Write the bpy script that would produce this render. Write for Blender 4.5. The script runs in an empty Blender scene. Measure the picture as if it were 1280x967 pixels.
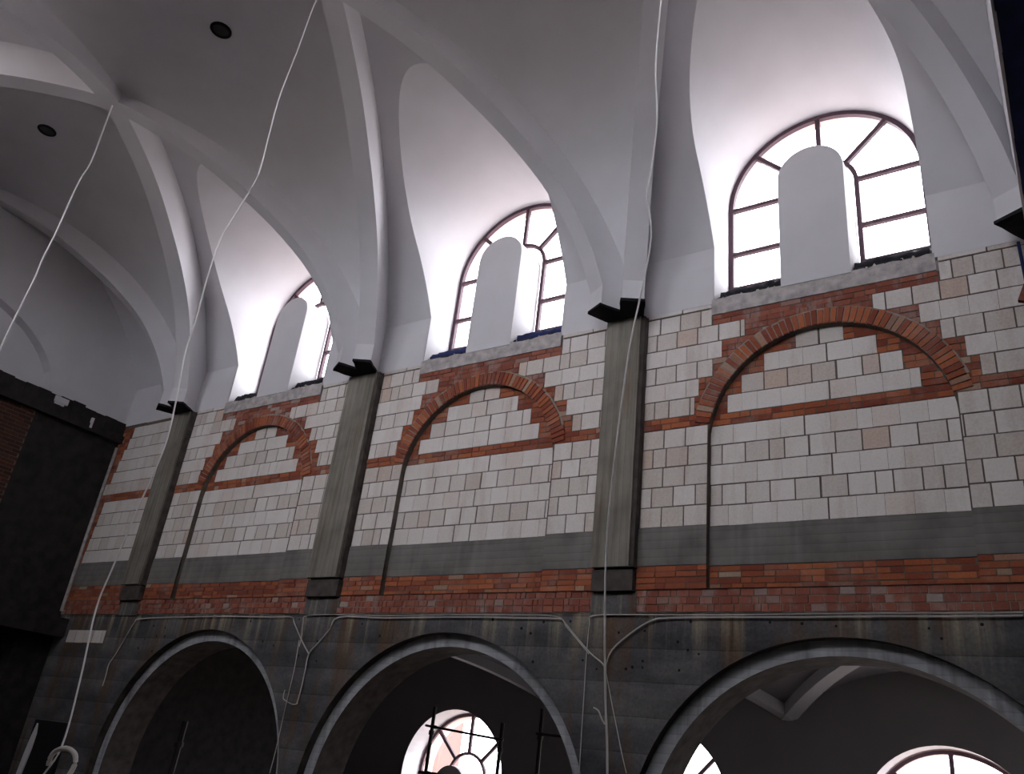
import bpy, math, random
from mathutils import Vector, Matrix
random.seed(7)
scene = bpy.context.scene
col = scene.collection
PI = math.pi

# ------------------------------------------------------------------ materials
def mat(name, rough=0.85):
    m = bpy.data.materials.new(name); m.use_nodes = True
    nt = m.node_tree; b = nt.nodes['Principled BSDF']
    b.inputs['Roughness'].default_value = rough
    b.inputs['Specular IOR Level'].default_value = 0.2
    return m, nt, b

def N(nt, t, **kw):
    n = nt.nodes.new(t)
    for k, v in kw.items(): setattr(n, k, v)
    return n

def coords(nt, scale=(1, 1, 1)):
    tc = N(nt, 'ShaderNodeTexCoord'); mp = N(nt, 'ShaderNodeMapping')
    mp.inputs['Scale'].default_value = scale
    nt.links.new(tc.outputs['Object'], mp.inputs['Vector'])
    return mp.outputs['Vector']

def noise(nt, scale, detail=4, vec=(1, 1, 1), rough=0.55):
    n = N(nt, 'ShaderNodeTexNoise')
    n.inputs['Scale'].default_value = scale; n.inputs['Detail'].default_value = detail
    n.inputs['Roughness'].default_value = rough
    nt.links.new(coords(nt, vec), n.inputs['Vector'])
    return n.outputs['Fac']

def ramp(nt, fac, stops):
    r = N(nt, 'ShaderNodeValToRGB')
    e = r.color_ramp.elements
    while len(e) < len(stops): e.new(0.5)
    for i, (p, c) in enumerate(stops):
        e[i].position = p; e[i].color = (c[0], c[1], c[2], 1)
    nt.links.new(fac, r.inputs['Fac'])
    return r.outputs['Color']

def mix(nt, fac, a, b, mode='MIX'):
    m = N(nt, 'ShaderNodeMix'); m.data_type = 'RGBA'; m.blend_type = mode
    if isinstance(fac, (int, float)): m.inputs[0].default_value = fac
    else: nt.links.new(fac, m.inputs[0])
    for s, v in ((6, a), (7, b)):
        if isinstance(v, (tuple, list)): m.inputs[s].default_value = (v[0], v[1], v[2], 1)
        else: nt.links.new(v, m.inputs[s])
    return m.outputs[2]

def bump(nt, b, h, strength=0.3, dist=0.01):
    n = N(nt, 'ShaderNodeBump'); n.inputs['Strength'].default_value = strength
    n.inputs['Distance'].default_value = dist
    nt.links.new(h, n.inputs['Height']); nt.links.new(n.outputs['Normal'], b.inputs['Normal'])

def plain(name, c, rough=0.8, var=0.12, scale=6):
    m, nt, b = mat(name, rough)
    f = noise(nt, scale)
    cc = ramp(nt, f, [(0.3, [x * (1 - var) for x in c]), (0.7, [min(1, x * (1 + var)) for x in c])])
    nt.links.new(cc, b.inputs['Base Color'])
    bump(nt, b, f, 0.15)
    return m

M = {}
def plaster(name, c):
    m, nt, b = mat(name, 0.9)
    f = noise(nt, 1.3, 6); g = noise(nt, 22, 3)
    cc = ramp(nt, f, [(0.25, [x * 0.93 for x in c]), (0.75, [min(1, x * 1.04) for x in c])])
    nt.links.new(cc, b.inputs['Base Color'])
    bump(nt, b, g, 0.08, 0.006)
    return m
M['plaster'] = plaster('white lime plaster', (0.66, 0.65, 0.67))
M['plaster_grey'] = plaster('grey base plaster', (0.46, 0.46, 0.48))
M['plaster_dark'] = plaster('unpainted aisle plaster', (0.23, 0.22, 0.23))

def tinted(name, lo, hi, alt, rough=0.9, grime=(0.35, 0.32, 0.30), gscale=3.0, gamt=0.5, vec=(1, 1, 1)):
    """masonry units: the attribute tint varies each unit, noise adds grime"""
    m, nt, b = mat(name, rough)
    at = N(nt, 'ShaderNodeAttribute', attribute_name='tint')
    sp = N(nt, 'ShaderNodeSeparateColor'); nt.links.new(at.outputs['Color'], sp.inputs[0])
    base = mix(nt, sp.outputs[0], lo, hi)
    base = mix(nt, sp.outputs[1], base, alt)
    g = noise(nt, gscale, 8, vec, 0.62)
    gf = ramp(nt, g, [(0.5, (0, 0, 0)), (0.78, (gamt, gamt, gamt))])
    base = mix(nt, gf, base, grime)
    h = noise(nt, 40, 4)
    base = mix(nt, 0.22, base, ramp(nt, h, [(0.3, (0.25, 0.25, 0.25)), (0.7, (0.8, 0.8, 0.8))]), 'OVERLAY')
    nt.links.new(base, b.inputs['Base Color'])
    bump(nt, b, h, 0.35, 0.006)
    return m
M['block'] = tinted('aerated concrete blocks', (0.54, 0.48, 0.43), (0.74, 0.70, 0.67), (0.56, 0.40, 0.31),
                    grime=(0.40, 0.29, 0.24), gscale=1.4, gamt=0.45, vec=(3, 1, 0.7))
M['brick'] = tinted('red clay bricks', (0.20, 0.050, 0.032), (0.42, 0.135, 0.06), (0.40, 0.32, 0.24),
                    grime=(0.34, 0.27, 0.24), gscale=2.6, gamt=0.6)
M['brick_dirty'] = tinted('mortar smeared bricks', (0.22, 0.065, 0.045), (0.33, 0.12, 0.08), (0.40, 0.36, 0.33),
                          grime=(0.34, 0.30, 0.285), gscale=2.0, gamt=1.0, vec=(2.4, 1, 1.2))
M['brick_dark'] = tinted('old dark bricks', (0.04, 0.02, 0.015), (0.085, 0.032, 0.02), (0.06, 0.05, 0.04),
                         grime=(0.06, 0.06, 0.06), gscale=2.2, gamt=0.5)
M['mortar'] = plain('rough mortar', (0.13, 0.11, 0.092), 0.95, 0.25, 9)
M['mortar_light'] = plain('pale mortar', (0.30, 0.27, 0.24), 0.95, 0.3, 7)

def concrete(name, c, stain, boards=None, rust=0.0, streak=0.5):
    m, nt, b = mat(name, 0.85)
    f = noise(nt, 2.0, 7)
    base = ramp(nt, f, [(0.25, [x * 0.62 for x in c]), (0.5, c), (0.8, [min(1, x * 1.35) for x in c])])
    s = noise(nt, 1.0, 5, (5.5, 1, 0.55) if boards != 'v' else (7, 1, 0.5), 0.6)
    sf = ramp(nt, s, [(0.48, (0, 0, 0)), (0.72, (streak, streak, streak))])
    base = mix(nt, sf, base, stain)
    if rust:
        r = noise(nt, 1.2, 5, (4.2, 1, 0.7), 0.6)
        rf = ramp(nt, r, [(0.56, (0, 0, 0)), (0.70, (rust, rust, rust))])
        base = mix(nt, rf, base, (0.16, 0.075, 0.03))
    w = N(nt, 'ShaderNodeTexWave'); w.bands_direction = 'X' if boards == 'v' else 'Z'
    w.wave_profile = 'SAW'
    w.inputs['Scale'].default_value = 3.2 if boards == 'v' else 3.1
    w.inputs['Distortion'].default_value = 0.5
    w.inputs['Detail'].default_value = 2
    nt.links.new(coords(nt), w.inputs['Vector'])
    wf = ramp(nt, w.outputs['Fac'], [(0.0, (0.66, 0.66, 0.66)), (0.12, (0.95, 0.95, 0.95)), (1.0, (1.1, 1.1, 1.1))])
    base = mix(nt, 0.8, base, wf, 'MULTIPLY')
    nt.links.new(base, b.inputs['Base Color'])
    bump(nt, b, w.outputs['Fac'], 0.3, 0.008)
    return m
M['concrete'] = concrete('board marked concrete', (0.165, 0.155, 0.145), (0.27, 0.26, 0.25), None, 0.0, 0.4)
def arcade_concrete():
    m, nt, b = mat('stained arcade concrete', 0.85)
    def mth(op, a, c, clamp=True):
        q = N(nt, 'ShaderNodeMath', operation=op); q.use_clamp = clamp
        for i, v in enumerate((a, c)):
            if isinstance(v, (int, float)): q.inputs[i].default_value = v
            else: nt.links.new(v, q.inputs[i])
        return q.outputs[0]
    base = ramp(nt, noise(nt, 1.1, 9, (0.8, 1, 1.6), 0.66), [(0.30, (0.035, 0.036, 0.042)), (0.5, (0.085, 0.084, 0.088)), (0.66, (0.14, 0.135, 0.13)), (0.8, (0.19, 0.185, 0.18))])
    # brown rusty runs, widest beside the piers
    r = ramp(nt, noise(nt, 1.0, 6, (2.6, 1, 0.35), 0.6), [(0.50, (0, 0, 0)), (0.64, (0.75, 0.75, 0.75))])
    base = mix(nt, r, base, (0.105, 0.058, 0.028))
    r = ramp(nt, noise(nt, 1.0, 4, (9, 1, 0.8), 0.6), [(0.60, (0, 0, 0)), (0.70, (0.55, 0.55, 0.55))])
    base = mix(nt, r, base, (0.035, 0.03, 0.028))
    # lime drips below the top edge at z = 1.88
    sp = N(nt, 'ShaderNodeSeparateXYZ'); tc = N(nt, 'ShaderNodeTexCoord'); nt.links.new(tc.outputs['Object'], sp.inputs[0])
    up = mth('DIVIDE', mth('SUBTRACT', sp.outputs[2], 1.25, False), 0.63)
    d = ramp(nt, noise(nt, 1.0, 5, (6.5, 1, 0.25), 0.6), [(0.50, (0, 0, 0)), (0.68, (1, 1, 1))])
    base = mix(nt, mth('MULTIPLY', mth('MULTIPLY', d, up), 0.8), base, (0.36, 0.31, 0.22))
    w = N(nt, 'ShaderNodeTexWave'); w.bands_direction = 'Z'; w.wave_profile = 'SAW'
    w.inputs['Scale'].default_value = 0.85; w.inputs['Distortion'].default_value = 0.25
    nt.links.new(coords(nt), w.inputs['Vector'])
    wf = ramp(nt, w.outputs['Fac'], [(0.0, (0.35, 0.35, 0.35)), (0.05, (0.8, 0.8, 0.8)), (0.5, (1.0, 1.0, 1.0)), (1.0, (1.25, 1.25, 1.28))])
    base = mix(nt, 0.7, base, wf, 'MULTIPLY')
    base = mix(nt, 0.3, base, ramp(nt, noise(nt, 30, 4), [(0.3, (0.2, 0.2, 0.2)), (0.7, (0.8, 0.8, 0.8))]), 'OVERLAY')
    nt.links.new(base, b.inputs['Base Color']); bump(nt, b, w.outputs['Fac'], 0.3, 0.008)
    return m
M['concrete_low'] = arcade_concrete()
M['concrete_pier'] = concrete('pier concrete', (0.22, 0.205, 0.175), (0.11, 0.098, 0.075), 'v', 0.35, 0.95)
M['concrete_ring'] = concrete('arch ring concrete', (0.34, 0.35, 0.37), (0.11, 0.105, 0.11), None, 0.2, 0.9)
M['sill'] = plain('raw sill concrete', (0.44, 0.41, 0.40), 0.95, 0.3, 9)
M['rubble'] = plain('dark sill rubble', (0.022, 0.022, 0.028), 0.95, 0.5, 12)
M['crumb'] = plain('pale mortar crumbs', (0.45, 0.40, 0.30), 0.95, 0.3, 12)
M['black'] = plain('black felt and painted shade', (0.012, 0.011, 0.014), 0.9, 0.3, 30)
M['navy'] = plain('dark navy membrane', (0.02, 0.028, 0.095), 0.9, 0.3, 5)
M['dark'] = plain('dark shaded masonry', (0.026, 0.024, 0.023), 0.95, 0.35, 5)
M['dark_soffit'] = plain('dark soffits and pier strips', (0.07, 0.06, 0.055), 0.9, 0.4, 6)
M['frame'] = plain('brown window metal', (0.085, 0.05, 0.065), 0.6, 0.1)
M['cable'] = plain('white cable sheath', (0.72, 0.70, 0.70), 0.5, 0.05)
M['cable_old'] = plain('dusty cable sheath', (0.48, 0.45, 0.43), 0.6, 0.15)
M['board'] = plain('reddish timber', (0.16, 0.06, 0.04), 0.8, 0.3, 14)
M['steel'] = plain('dark scaffold steel', (0.03, 0.025, 0.025), 0.6, 0.2)
M['floor'] = plain('raw floor slab', (0.085, 0.062, 0.048), 0.95, 0.2, 2)
M['ground'] = plain('pale dry ground', (0.33, 0.29, 0.26), 0.95, 0.2, 0.4)
M['pinkwall'] = plain('pink rendered house', (0.135, 0.088, 0.078), 0.9, 0.05, 1)
M['roof'] = plain('pale bounce roofing', (0.30, 0.27, 0.262), 0.7, 0.05, 1)
M['hook'] = plain('hole rim', (0.05, 0.05, 0.05), 0.9)
M['brick_out'] = tinted('pink outer brickwork', (0.66, 0.47, 0.44), (0.76, 0.58, 0.54), (0.7, 0.62, 0.6),
                        grime=(0.6, 0.5, 0.46), gscale=4, gamt=0.4)
g = bpy.data.materials.new('window glass'); g.use_nodes = True
nt = g.node_tree; nt.nodes.clear()
o_ = N(nt, 'ShaderNodeOutputMaterial'); mx = N(nt, 'ShaderNodeMixShader'); tr = N(nt, 'ShaderNodeBsdfTransparent')
gl = N(nt, 'ShaderNodeBsdfGlossy'); gl.inputs['Roughness'].default_value = 0.05
tr.inputs['Color'].default_value = (0.96, 0.96, 0.98, 1)
mx.inputs[0].default_value = 0.05
nt.links.new(tr.outputs[0], mx.inputs[1]); nt.links.new(gl.outputs[0], mx.inputs[2]); nt.links.new(mx.outputs[0], o_.inputs[0])
M['glass'] = g

# ------------------------------------------------------------------ mesh builder
class MB:
    def __init__(s): s.v = []; s.f = []; s.m = []; s.t = []; s.mats = []
    def mi(s, name):
        if name not in s.mats: s.mats.append(name)
        return s.mats.index(name)
    def face(s, pts, m, tint=(0.5, 0)):
        i = len(s.v); s.v += [tuple(p) for p in pts]; s.f.append(tuple(range(i, i + len(pts))))
        s.m.append(s.mi(m)); s.t.append(tint)
    def box(s, x0, x1, y0, y1, z0, z1, m, tint=(0.5, 0), skip=''):
        P = [(x0, y0, z0), (x1, y0, z0), (x1, y1, z0), (x0, y1, z0), (x0, y0, z1), (x1, y0, z1), (x1, y1, z1), (x0, y1, z1)]
        F = {'d': (0, 3, 2, 1), 'u': (4, 5, 6, 7), 'f': (0, 1, 5, 4), 'b': (2, 3, 7, 6), 'l': (3, 0, 4, 7), 'r': (1, 2, 6, 5)}
        for k, q in F.items():
            if k not in skip: s.face([P[i] for i in q], m, tint)
    def prism(s, poly, y0, y1, m, tint=(0.5, 0), back=True):
        """poly: list of (x,z), extruded in y"""
        s.face([(x, y0, z) for x, z in poly], m, tint)
        if back: s.face([(x, y1, z) for x, z in reversed(poly)], m, tint)
        n = len(poly)
        for i in range(n):
            a = poly[i]; b = poly[(i + 1) % n]
            s.face([(a[0], y0, a[1]), (a[0], y1, a[1]), (b[0], y1, b[1]), (b[0], y0, b[1])], m, tint)
    def hull8(s, bot, top, m, tint=(0.5, 0)):
        s.face(bot[::-1], m, tint); s.face(top, m, tint)
        n = len(bot)
        for i in range(n):
            j = (i + 1) % n
            s.face([bot[i], bot[j], top[j], top[i]], m, tint)
    def strip(s, A, B, m, tint=(0.5, 0), closed=False):
        n = len(A)
        for i in range(n - 1 + (1 if closed else 0)):
            j = (i + 1) % n
            q = [A[i], A[j], B[j], B[i]]
            s.face(q, m, tint)
    def tube(s, pts, r, m, n=7, caps=True):
        pts = [Vector(p) for p in pts]; rings = []
        for i, p in enumerate(pts):
            d = (pts[min(i + 1, len(pts) - 1)] - pts[max(i - 1, 0)])
            if d.length < 1e-9: d = Vector((0, 0, 1))
            d.normalize()
            a = d.orthogonal() if abs(d.z) > 0.999 else d.cross(Vector((0, 0, 1)))
            if abs(d.z) > 0.9: a = d.cross(Vector((0, 1, 0)))
            a.normalize(); b = d.cross(a)
            rings.append([p + (a * math.cos(2 * PI * k / n) + b * math.sin(2 * PI * k / n)) * r for k in range(n)])
        for i in range(len(rings) - 1): s.strip(rings[i], rings[i + 1], m, closed=True)
        if caps: s.face(rings[0][::-1], m); s.face(rings[-1], m)
    def build(s, name, parent=None, smooth=False, ang=35):
        me = bpy.data.meshes.new(name)
        me.from_pydata(s.v, [], s.f)
        for k in s.mats: me.materials.append(M[k])
        me.polygons.foreach_set('material_index', s.m)
        ca = me.color_attributes.new('tint', 'FLOAT_COLOR', 'CORNER')
        buf = []
        for p in me.polygons:
            t = s.t[p.index]
            buf += [t[0], t[1], 0, 1] * p.loop_total
        ca.data.foreach_set('color', buf)
        if smooth:
            import bmesh
            bm = bmesh.new(); bm.from_mesh(me)
            bmesh.ops.remove_doubles(bm, verts=bm.verts, dist=0.0005)
            bm.to_mesh(me); bm.free()
            me.polygons.foreach_set('use_smooth', [True] * len(me.polygons))
            me.set_sharp_from_angle(angle=math.radians(ang))
        me.update()
        o = bpy.data.objects.new(name, me); col.objects.link(o)
        if parent: o.parent = parent
        return o

def tag(o, label=None, cat=None, group=None, kind=None):
    if label: o['label'] = label
    if cat: o['category'] = cat
    if group: o['group'] = group
    if kind: o['kind'] = kind
    return o
def struct(o, label=None):
    o['kind'] = 'structure'
    if label: o['label'] = label
    return o
def empty(name, loc, **k):
    o = bpy.data.objects.new(name, None); col.objects.link(o); o.location = loc
    tag(o, **k); return o
def rnd(a, b): return random.uniform(a, b)

# ------------------------------------------------------------------ dimensions (metres, z = 0 at the eye of the photographer)
YW = 9.0                       # face of the nave wall
MID = 4.5                      # nave centre line
PX = [0.30, -4.63, -9.53, -14.50]          # pier centres, nearest first
CX = [-2.165, -7.08, -12.015]              # rib crossings
WC = [-2.11, -7.06, -12.0]                 # window / recess centres
LW = 1.31                                  # lunette half width
ZS = 7.79                                  # spring of window arch
YG = 9.6                                   # glazing plane
XE = -16.75                                # end wall face
XR = 0.13                                  # cross wall at the organ end
FL = -5.6
def Hn(y, R=4.94): return 4.76 + math.sqrt(max(0, R * R - (y - MID) ** 2))
def zl(x, y):
    """height of lunette intrados above x offset at depth y"""
    t = (YG - y) / 3.3
    return ZS + 0.27 * t + math.sqrt(max(0, LW * LW - x * x))
def yfront(x):
    a, b = MID, 9.0
    # find y where Hn(y) == zl(x,y)
    for _ in range(50):
        m = (a + b) / 2
        if Hn(m) > zl(x, m): a = m
        else: b = m
    return (a + b) / 2
SOF = [(8.48, 6.2), (8.29, 6.7), (8.02, 7.18), (7.7, 7.6), (7.2, 8.04), (6.7, 8.38), (5.95, 8.8), (5.2, 9.06), (4.5, 9.18)]
def soffit(y):
    y = MID + abs(y - MID)
    if y >= SOF[0][0]: return 6.2
    for i in range(len(SOF) - 1):
        if SOF[i][0] >= y >= SOF[i + 1][0]:
            (y0, z0), (y1, z1) = SOF[i], SOF[i + 1]
            p = SOF[max(i - 1, 0)]; q = SOF[min(i + 2, len(SOF) - 1)]
            # cubic hermite in y
            m0 = (z1 - p[1]) / (y1 - p[0]) if i > 0 else (z1 - z0) / (y1 - y0) * 1.2
            m1 = (q[1] - z0) / (q[0] - y0) if i + 2 < len(SOF) else 0
            h = y1 - y0; t = (y - y0) / h
            return ((2*t**3 - 3*t*t + 1) * z0 + (t**3 - 2*t*t + t) * h * m0 + (-2*t**3 + 3*t*t) * z1 + (t**3 - t*t) * h * m1)
    return 9.18

# ------------------------------------------------------------------ ceiling: groined vault with window lunettes
def mir(p, s): return (p[0], p[1] if s > 0 else 2 * MID - p[1], p[2])
vb = MB(); cheek = {1: MB(), -1: MB()}; lunettes = []
def cellcol(x, y0, y1, R, n, s):
    return [mir((x, y0 + (y1 - y0) * k / n, Hn(y0 + (y1 - y0) * k / n, R)), s) for k in range(n + 1)]
XT = [[PX[0], PX[1]], [PX[1], PX[2]], [PX[2], PX[3]]]
for s in (1, -1):
    for bay in range(3):
        xa, xb = XT[bay]; c = CX[bay]; w = WC[bay]
        def yd(x):       # plan line of the diagonal
            if x > c: return MID + (x - c) / (xa - c) * 4.5
            return MID + (c - x) / (c - xb) * 4.5
        # window side cell, columns from wall (or lunette) to diagonal
        xs = []
        k = 10
        for i in range(k + 1): xs.append((xb + (w - LW - xb) * i / k, False))
        th = [PI - PI * i / 40 for i in range(41)]
        for t in th: xs.append((w + LW * math.cos(t), True))
        for i in range(k + 1): xs.append((w + LW + (xa - w - LW) * i / k, False))
        cols = []
        for x, inl in xs:
            y0 = yfront(x - w) if inl else 9.0
            y1 = max(MID, min(9.0, yd(x)))
            if y1 > y0: y1 = y0
            cols.append(cellcol(x, y0, y1, 4.94, 16, s))
        for i in range(len(cols) - 1):
            if abs(xs[i][0] - xs[i + 1][0]) > 1e-6: vb.strip(cols[i], cols[i + 1], 'plaster')
        # lunette soffit and cheeks
        prof = []
        ZC = [5.72, 6.3, Hn(9.0)] + [Hn(9.0) + (ZS - Hn(9.0)) * i / 12 for i in range(1, 13)]
        for z in ZC: prof.append((-LW, z, 0))
        for t in th: prof.append((LW * math.cos(t), None, t))
        for z in ZC[::-1]: prof.append((LW, z, 0))
        rows = []
        for (x, z, t) in prof:
            if z is None:
                yf = yfront(x)
                rows.append([mir((w + x, YG + 0.05 + (yf - YG - 0.05) * j / 10, zl(x, YG + 0.05 + (yf - YG - 0.05) * j / 10)), s) for j in range(11)])
            else:
                # cheeks: front edge on wall face, above 6.8 it follows the vault curve
                yf = 9.0
                if z > Hn(9.0):
                    yf = MID + math.sqrt(4.94 ** 2 - (z - 4.76) ** 2)
                if abs(z - Hn(9.0)) < 0.02: yf = 9.0
                rows.append([mir((w + x, YG + 0.05 + (yf - YG - 0.05) * j / 10, z), s) for j in range(11)])
        lm = MB(); lunettes.append(lm)
        for i in range(len(rows) - 1):
            flat = prof[i][1] is not None or prof[i + 1][1] is not None
            if prof[i][1] is not None and prof[i + 1][1] is None: continue
            if prof[i][1] is None and prof[i + 1][1] is not None: continue
            (cheek[s] if flat else lm).strip(rows[i], rows[i + 1], 'plaster')
        # small cheek triangle between z=ZS and the tilted spring
        for sx in (-1, 1):
            yf0 = MID + math.sqrt(4.94 ** 2 - (ZS - 4.76) ** 2); yf1 = yfront(LW)
            cv = [(w + sx * LW, yf0 + (yf1 - yf0) * k / 4, Hn(yf0 + (yf1 - yf0) * k / 4)) for k in range(5)]
            for k in range(4): cheek[s].face([mir(p, s) for p in [(w + sx * LW, YG + 0.05, ZS), cv[k], cv[k + 1]]], 'plaster')
        # upright plaster band above the masonry, between lunette and piers
        for (x0, x1) in ((xb, w - LW), (w + LW, xa)):
            x1 = min(x1, XR) ; 
            cheek[s].strip([mir((x0, 8.985, 5.9), s), mir((x1, 8.985, 5.9), s)], [mir((x0, 8.985, 6.5), s), mir((x1, 8.985, 6.5), s)], 'plaster')
            cheek[s].strip([mir((x0, 8.985, 6.5), s), mir((x1, 8.985, 6.5), s)], [mir((x0, 9.0, Hn(9.0)), s), mir((x1, 9.0, Hn(9.0)), s)], 'plaster')
            cheek[s].strip([mir((x0, 8.985, 5.9), s), mir((x1, 8.985, 5.9), s)], [mir((x0, 9.06, 5.9), s), mir((x1, 9.06, 5.9), s)], 'plaster')
    # partial last bay up to the end wall
    xa = PX[3]
    cols = []
    for i in range(13):
        x = xa + (XE - 0.1 - xa) * i / 12
        y1 = 9.0 - (xa - x) / 0.547
        cols.append(cellcol(x, 9.0, max(MID, y1), 4.94, 16, s))
    for i in range(12): vb.strip(cols[i], cols[i + 1], 'plaster')
    cheek[s].strip([mir((XE - 0.1, 8.985, 5.9), s), mir((xa, 8.985, 5.9), s)], [mir((XE - 0.1, 9.0, Hn(9)), s), mir((xa, 9.0, Hn(9)), s)], 'plaster')
# cells between diagonals, spanning the nave (axis along the nave)
cr = [2.5] + CX + [XE - 0.1]
for b in range(4):
    ca, cb = cr[b], cr[b + 1]; p = PX[b]
    rows = []
    for j in range(49):
        y = 9.0 * j / 48
        f = abs(y - MID) / 4.5
        x0 = ca + (p - ca) * f
        x1 = cb + (p - cb) * f
        if b == 0: x0 = XR
        if b == 0 and x1 > XR: x1 = XR
        if b == 3: x1 = p - (9 - (MID + abs(y - MID))) * 0.547; x1 = max(x1, XE - 0.1)
        rows.append([(x0 + (x1 - x0) * k / 10, y, Hn(y, 4.60)) for k in range(11)])
    for j in range(48): vb.strip(rows[j], rows[j + 1], 'plaster')
ceiling = struct(vb.build('ceiling', smooth=True), 'white plastered groin vault of the nave')
for lm in lunettes: lm.build('lunette_soffit', parent=ceiling, smooth=True)

# ------------------------------------------------------------------ diagonal ribs
def rib(xn, xs_, label, xc=None, half=False):
    """from pier xn on the window wall through the crossing to pier xs_ on the other side"""
    d = Vector((xs_ - xn, -9.0, 0)); L = d.length; d /= L
    nrm = Vector((-d.y, d.x, 0))
    W = 0.15
    m = MB()
    st = []
    yend = MID - 0.0 if half else 0.0
    ys = [9.03, 8.8, 8.48]
    def at(y): return Vector((xn, 9.0, 0)) + d * ((9.0 - y) / -d.y)
    seq = []           # (y, zbottom)
    seq += [(9.03, 5.9), (8.48, 5.9), (8.48, 6.2)]
    n = 46
    lo = 4.3 if half else 0.52
    for i in range(1, n + 1):
        y = 8.48 + (lo - 8.48) * i / n
        seq.append((y, soffit(y)))
    if not half: seq += [(0.52, 5.9), (-0.03, 5.9)]
    A = []; B = []; C_ = []; D = []
    for y, zb in seq:
        c = at(y); zt = max(Hn(max(0, min(9, y))) + 0.12, zb + 0.3)
        a = c + nrm * W; b = c - nrm * W
        A.append((a.x, a.y, zb)); B.append((b.x, b.y, zb)); C_.append((b.x, b.y, zt)); D.append((a.x, a.y, zt))
    m.strip(A, B, 'plaster'); m.strip(B, C_, 'plaster'); m.strip(C_, D, 'plaster'); m.strip(D, A, 'plaster')
    m.face([A[0], D[0], C_[0], B[0]], 'plaster'); m.face([A[-1], B[-1], C_[-1], D[-1]], 'plaster')
    o = m.build('vault_rib', smooth=True, ang=13)
    tag(o, label, 'vault rib', 'diagonal ribs of the nave vault')
    # black felt pads under the feet
    for y0, y1 in (((9.0, 8.46),) if half else ((9.0, 8.46), (0.0, 0.54))):
        pm = MB()
        a0, a1 = at(y0), at(y1)
        w2 = W + 0.012
        q = []
        nseg = 6
        L1 = []; L2 = []
        for i in range(nseg + 1):
            c = a0.lerp(a1, i / nseg); j = rnd(-0.012, 0.012)
            L1.append((c + nrm * (w2 + j)).to_tuple()); j = rnd(-0.012, 0.012); L2.append((c - nrm * (w2 + j)).to_tuple())
        ring = L1 + L2[::-1]
        pm.hull8([(x, y, 5.868 - rnd(0, 0.012)) for x, y, _ in ring], [(x, y, 5.905) for x, y, _ in ring], 'black')
        tag(pm.build('foot_pad', parent=o), 'black felt underside of the rib foot')
    return o
rib(PX[0], PX[1], 'white vault rib rising from the right edge of the nave wall over the nearest window')
rib(PX[1], PX[0], 'steep white vault rib rising straight up from the pier right of the middle window')
rib(PX[1], PX[2], 'white vault rib curving left from the pier between middle and nearest windows')
rib(PX[2], PX[1], 'white vault rib rising from the pier left of the middle window')
rib(PX[2], PX[3], 'white vault rib curving left from the pier between farthest and middle windows')
rib(PX[3], PX[2], 'white vault rib rising from the farthest pier beside the farthest window')
rib(PX[3], PX[3] - 4.923, 'shadowed white vault rib leaning left from the farthest pier to the end wall', half=True)

# ------------------------------------------------------------------ masonry helpers
def unit(m, a, b, z0, z1, y, d, mt, t, clip=None):
    """one brick or block; clip=(c, 'in'|'out') trims it along the red arch"""
    if clip:
        c, side = clip
        R = RR
        def cz(x):
            q = R * R - (x - c) ** 2
            return RZ + math.sqrt(q) if q > 0 else RZ
        n = 5; xs = [a + (b - a) * i / n for i in range(n + 1)]
        if side == 'in':
            if min(cz(a), cz(b)) < z1:
                keep = [(x, min(z1, cz(x))) for x in xs if cz(x) > z0 + 0.004]
                if len(keep) < 2: return
                m.prism([(keep[0][0], z0), (keep[-1][0], z0)] + keep[::-1], y - d, y + 0.02, mt, t, back=False); return
        else:
            if max(cz(x) for x in xs) > z0 and any(abs(x - c) < R for x in xs):
                keep = [(x, max(z0, cz(x))) for x in xs if cz(x) < z1 - 0.004]
                if len(keep) < 2: return
                m.prism(keep + [(keep[-1][0], z1), (keep[0][0], z1)], y - d, y + 0.02, mt, t, back=False); return
    m.box(a, b, y - d, y + 0.02, z0, z1, mt, t, 'b')
Z0, Z1 = 2.90, 4.18            # blocks below the red band
Z2, Z3 = 4.335, 5.835          # blocks above
RR = 1.37; RZ = 3.93           # red arch
RD = 0.085                      # recess depth
def tblock():
    return (rnd(0.15, 1.0), 0 if random.random() > 0.09 else rnd(0.2, 0.7))
def tbrick(): return (random.random() ** 1.2, 0 if random.random() > 0.05 else rnd(0.3, 0.9))
def courses(m, x0, x1, z0, z1, y, ch=0.0775, bl=0.255, mt='brick', j=0.011, clip=None):
    n = max(1, round((z1 - z0) / ch)); h = (z1 - z0) / n
    for r in range(n):
        off = (r % 2) * bl / 2 + rnd(-0.02, 0.02)
        x = x0 - off
        while x < x1:
            w = bl if random.random() > 0.3 else bl * 0.5
            a, b = max(x, x0), min(x + w - j, x1)
            if b - a > 0.02:
                d = rnd(0.003, 0.014)
                unit(m, a, b, z0 + r * h + j / 2 + rnd(-.002, .003), z0 + (r + 1) * h - j / 2 + rnd(-.002, .002), y, d, mt, tbrick(), clip)
            x += w
def block_row(m, x0, x1, z0, z1, y, kind, bl=0.285, off=0.0, seam=None, clip=None):
    j = 0.017 if kind else 0.004
    x = x0 - off; 
    while x < x1 - 0.001:
        w = bl * (1 if random.random() > 0.12 else rnd(0.5, 0.8))
        a, b = max(x, x0), min(x + w, x1)
        if x1 - (x + w) < 0.06: b = x1; w = x1 - x
        if b - a > 0.015:
            t = tblock()
            if not kind: t = (min(1, t[0] * 0.4 + 0.6), t[1] * 0.4)
            jr = j if not (seam and abs(b - seam) < 0.15) else 0.035
            zz = z0 + 0.008; zt = z1 - 0.008 
            d = rnd(0.005, 0.011)
            dz = rnd(-0.002, 0.002)
            unit(m, a + j / 2, b - jr / 2, zz + dz, zt + dz, y, d, 'block', t, clip)
        x += w

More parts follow.
